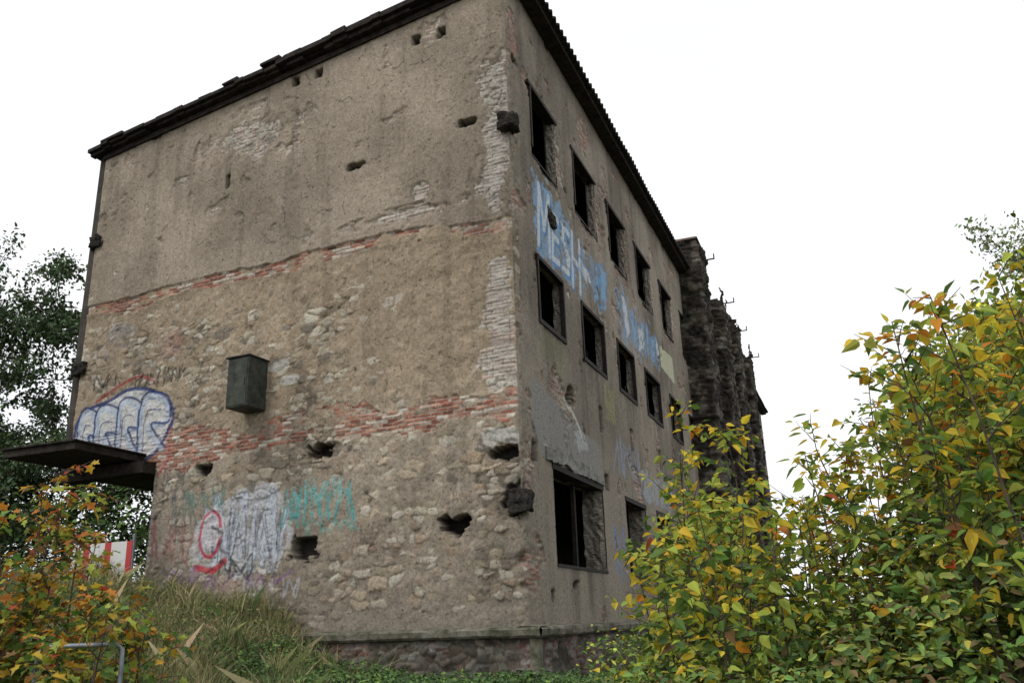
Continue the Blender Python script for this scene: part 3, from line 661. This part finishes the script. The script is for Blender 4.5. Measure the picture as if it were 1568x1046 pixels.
bramble('weed_bed',(1.0,6),(-.5,14),9000,1.2,.10,[DG,GR,(.12,.16,.04),YG],6)
bramble('hedge',(-30,-12.8),(2.5,9),12000,3.4,.20,[DG,GR,(.08,.13,.05)],7)
stems=[]; rg=np.random.default_rng(11)
for i in range(40):
    bx=rg.uniform(-2.1,.0); stems.append((bx,rg.uniform(-10.0,-8.4),rg.uniform(.1,.9) if bx<-.95 else rg.uniform(-.2,.30),(rg.uniform(-.12,.08),rg.uniform(-.1,.1))))
stems+=[(-1.05,-9.2,1.4,(0,0)),(-.95,-9.1,1.2,(-.03,0)),(-1.0,-9.15,1.25,(-.04,0)),(-1.7,-9.5,1.1,(0,0)),(-1.3,-9.3,1.1,(0,0))]
shrub('maple_sapling',stems,.11,col_left,8,side_len=.48,nside=34,step=.075)
# grass bank
rng=np.random.default_rng(21); n=75000
x=rng.uniform(-10.2,-.5,n); y_=rng.uniform(-8.3,.35,n); k=(x<-2.2-rng.random(n)*2.2)|(y_<-4); x=x[k];y_=y_[k]; n=len(x)
cl=fbm(x,y_,1.6,4,5); h=rng.uniform(.10,.46,n)*(.20+1.5*sstep(.35,.7,cl)); z_=gz(x,y_); an=rng.uniform(0,6.28,n); w=rng.uniform(.004,.008,n)
ln=rng.normal(0,.55,(n,2))*h[:,None]
b0=np.stack([x-w*np.cos(an),y_-w*np.sin(an),z_-.02],1); b1=np.stack([x+w*np.cos(an),y_+w*np.sin(an),z_-.02],1)
mid_=np.stack([x+ln[:,0]*.35,y_+ln[:,1]*.35,z_+h*.6],1); tip=np.stack([x+ln[:,0],y_+ln[:,1],z_+h],1)
wv_=np.stack([w*np.cos(an)*.7,w*np.sin(an)*.7,0*w],1)
co=np.stack([b0,b1,mid_+wv_,tip,mid_-wv_],1).reshape(-1,3)
dry=sstep(.42,.58,fbm(x,y_,.7,3,8))
cg=colmix([(.14,.175,.055),(.28,.25,.115),(.085,.13,.04),(.42,.35,.20)],np.stack([1-.5*dry,.4+dry,1-.6*dry,.2+.8*dry],1),rng,.3)
new_mesh('grass_bank',co,(np.arange(n)[:,None]*5+np.arange(5)[None]).ravel(),np.arange(n)*5,M_GRASS,np.repeat(cg,5,0),False)
bramble('bank_weeds',(-9.5,-3.0),(-7,-.2),9000,.5,.055,[DG,GR,(.13,.17,.05),(.22,.20,.08)],9)
def tree(name,base,height,rad,seed,leaf,cols,nl=16000,rt=.2,f0=.18,nb=30):
    rng=np.random.default_rng(seed); T=Tubes(); base=np.array(base,float); tips=[]
    tr=path(base,np.array([rng.normal(0,.05),rng.normal(0,.05),1]),height*.97,12,.04,.05,rng); T.add(tr,rt,.03,8)
    for i in range(nb):
        f=rng.uniform(f0,.98); q_=f*12; k=min(int(q_),11); p=tr[k]+(tr[k+1]-tr[k])*(q_-k)
        an=i*2.4+rng.normal(0,.3); prof=math.sqrt(max(.05,1-((f-.5)/.56)**2)); L_=rad*prof*rng.uniform(.75,1.15)
        br=path(p,np.array([math.cos(an),math.sin(an),rng.uniform(.35,.9)]),L_,7,.13,.0,rng); T.add(br,rt*.3*(1.1-f),.01,5)
        for j in range(9):
            g=rng.uniform(.25,1)*7; kk=min(int(g),6); pp=br[kk]+(br[kk+1]-br[kk])*(g-kk)
            d2=(br[kk+1]-br[kk])/np.linalg.norm(br[kk+1]-br[kk])+rng.normal(0,.6,3)
            tw=path(pp,d2,rad*.32*rng.uniform(.5,1.2),4,.2,-.03,rng); T.add(tw,.014,.005,3); tips+=tw[1:]
    tips=np.array(tips); ii=rng.integers(0,len(tips),nl); p=tips[ii]+rng.normal(0,.19,(nl,3))
    D=rng.normal(0,1,(nl,3)); NR=rng.normal(0,.6,(nl,3))+np.array([0,0,1.])
    e=empty(name); T.build('trunk_and_limbs',M_BARK,e)
    cl=rng.uniform(.65,1.25,len(tips))[ii]
    col=colmix(cols,np.ones((nl,len(cols))),rng,.2)*cl[:,None]
    leaves('leaves',p,D,NR,leaf*rng.uniform(.6,1.2,nl),col,OVAL,OVAL_F,M_LEAFD,e)
tg=[(.085,.135,.065),(.115,.175,.08),(.15,.20,.10)]
tree('ash_tree',(-18.6,6.5,1),11.6,2.9,1,.17,tg,18000)
tree('ash_tree.001',(-20.8,4.2,1),9.8,3.4,2,.17,tg,18000)
tree('ash_tree.002',(-16.8,9.5,1),6.0,2.6,5,.17,tg,12000,f0=.05)
tree('ash_tree.003',(-18.5,2.0,.6),5.2,3.0,6,.16,tg,14000,f0=.05)
tree('birch_tree',(12.2,17,-1.3),13.4,3.1,3,.16,[(.22,.30,.12),(.28,.35,.16),(.34,.37,.16)],14000)
tree('hazel_tree',(8.4,-4.0,-1.3),4.7,1.9,4,.12,[GR,YG,YG,YE],10000,rt=.06,f0=.1)
tree('elder_tree',(8.8,2.5,-1.3),5.0,2.6,7,.14,[GR,GR,DG,YG],10000,rt=.06,f0=.05)

# ------------------------------------------------------------------ banner, rail
HB=empty('construction_banner')
mb,nt,N,L,Pb=mat_new('banner_print'); tc=N.new('ShaderNodeTexCoord'); sp=N.new('ShaderNodeSeparateXYZ'); L.new(tc.outputs['Object'],sp.inputs[0])
wv=N.new('ShaderNodeMath'); wv.operation='MULTIPLY'; wv.inputs[1].default_value=1.6; L.new(sp.outputs[0],wv.inputs[0]); frn=N.new('ShaderNodeMath'); frn.operation='FRACT'; L.new(wv.outputs[0],frn.inputs[0])
cr=N.new('ShaderNodeValToRGB'); cr.color_ramp.interpolation='CONSTANT'; cr.color_ramp.elements[0].color=(.6,.6,.58,1); cr.color_ramp.elements[1].position=.35; cr.color_ramp.elements[1].color=(.42,.03,.03,1)
e2=cr.color_ramp.elements.new(.65); e2.color=(.6,.6,.58,1); L.new(frn.outputs[0],cr.inputs[0]); L.new(cr.outputs[0],Pb.inputs['Base Color'])
boxes('banner_sheet',[(-10.9,-9.0,-.35,-.33,1.15,1.85)],mb,HB); boxes('banner_posts',[(-10.92,-10.87,-.34,-.29,.7,2.0),(-9.02,-8.97,-.34,-.29,.7,2.0)],M_GALV,HB)
T=Tubes(); g0=-1.6
A=np.array
T.add([A([.17,-9.56,g0]),A([.17,-9.56,-.4]),A([.165,-9.562,-.22]),A([.12,-9.58,-.18]),A([-.4,-9.77,-.18]),A([-.47,-9.8,-.22]),A([-.48,-9.8,-.4]),A([-.48,-9.8,g0])],.018,.018,10)
T.add([A([.17,-9.56,-.55]),A([-.48,-9.8,-.55])],.014,.014,8)
T.build('metal_handrail',M_GALV,None)

# ------------------------------------------------------------------ world, sun, camera
w=bpy.data.worlds.new('World'); scene.world=w; w.use_nodes=True; nt=w.node_tree; N=nt.nodes; L=nt.links
bg=N['Background']; sky=N.new('ShaderNodeTexSky'); sky.sky_type='NISHITA'; sky.sun_disc=False; sky.sun_elevation=math.radians(48); sky.sun_rotation=math.radians(205)
L.new(sky.outputs[0],bg.inputs[0]); bg.inputs[1].default_value=.12
bg2=N.new('ShaderNodeBackground'); tc=N.new('ShaderNodeTexCoord'); nz=N.new('ShaderNodeTexNoise'); nz.inputs['Scale'].default_value=1.6; nz.inputs['Detail'].default_value=4
mp=N.new('ShaderNodeMapping'); mp.inputs['Scale'].default_value=(1,1,2.5); L.new(tc.outputs['Generated'],mp.inputs[0]); L.new(mp.outputs[0],nz.inputs['Vector'])
cr=N.new('ShaderNodeValToRGB'); cr.color_ramp.elements[0].position=.35; cr.color_ramp.elements[0].color=(.82,.86,.91,1); cr.color_ramp.elements[1].position=.6; cr.color_ramp.elements[1].color=(1,1,1,1)
L.new(nz.outputs['Fac'],cr.inputs[0]); L.new(cr.outputs[0],bg2.inputs[0]); bg2.inputs[1].default_value=1.24
mx=N.new('ShaderNodeMixShader'); mx.inputs[0].default_value=.9; L.new(bg.outputs[0],mx.inputs[1]); L.new(bg2.outputs[0],mx.inputs[2]); L.new(mx.outputs[0],N['World Output'].inputs[0])
sd=bpy.data.lights.new('sun','SUN'); sd.energy=1.25; sd.angle=math.radians(15); sd.color=(1,.96,.90)
so=bpy.data.objects.new('sun',sd); COL.objects.link(so)
az=math.radians(205); el=math.radians(48); dirv=Vector((math.sin(az)*math.cos(el),math.cos(az)*math.cos(el),math.sin(el)))
so.rotation_euler=dirv.to_track_quat('Z','Y').to_euler()
cam=bpy.data.cameras.new('camera'); co_=bpy.data.objects.new('camera',cam); COL.objects.link(co_); scene.camera=co_
cam.sensor_fit='HORIZONTAL'; cam.sensor_width=36; cam.lens=1327.8/1568*36; cam.clip_end=4000; cam.clip_start=.1
yaw,pitch,roll=[math.radians(a) for a in (111.224,17.933,-1.914)]
Fv=Vector((math.cos(pitch)*math.cos(yaw),math.cos(pitch)*math.sin(yaw),math.sin(pitch))); r_=Vector((math.sin(yaw),-math.cos(yaw),0)); u_=r_.cross(Fv)
R_=r_*math.cos(roll)+u_*math.sin(roll); U_=-r_*math.sin(roll)+u_*math.cos(roll)
M=Matrix((R_,U_,-Fv)).transposed().to_4x4(); M.translation=Vector((5.836,-15.271,-0.116)); co_.matrix_world=M
scene.view_settings.view_transform='Standard'; scene.view_settings.look='None'; scene.view_settings.exposure=0
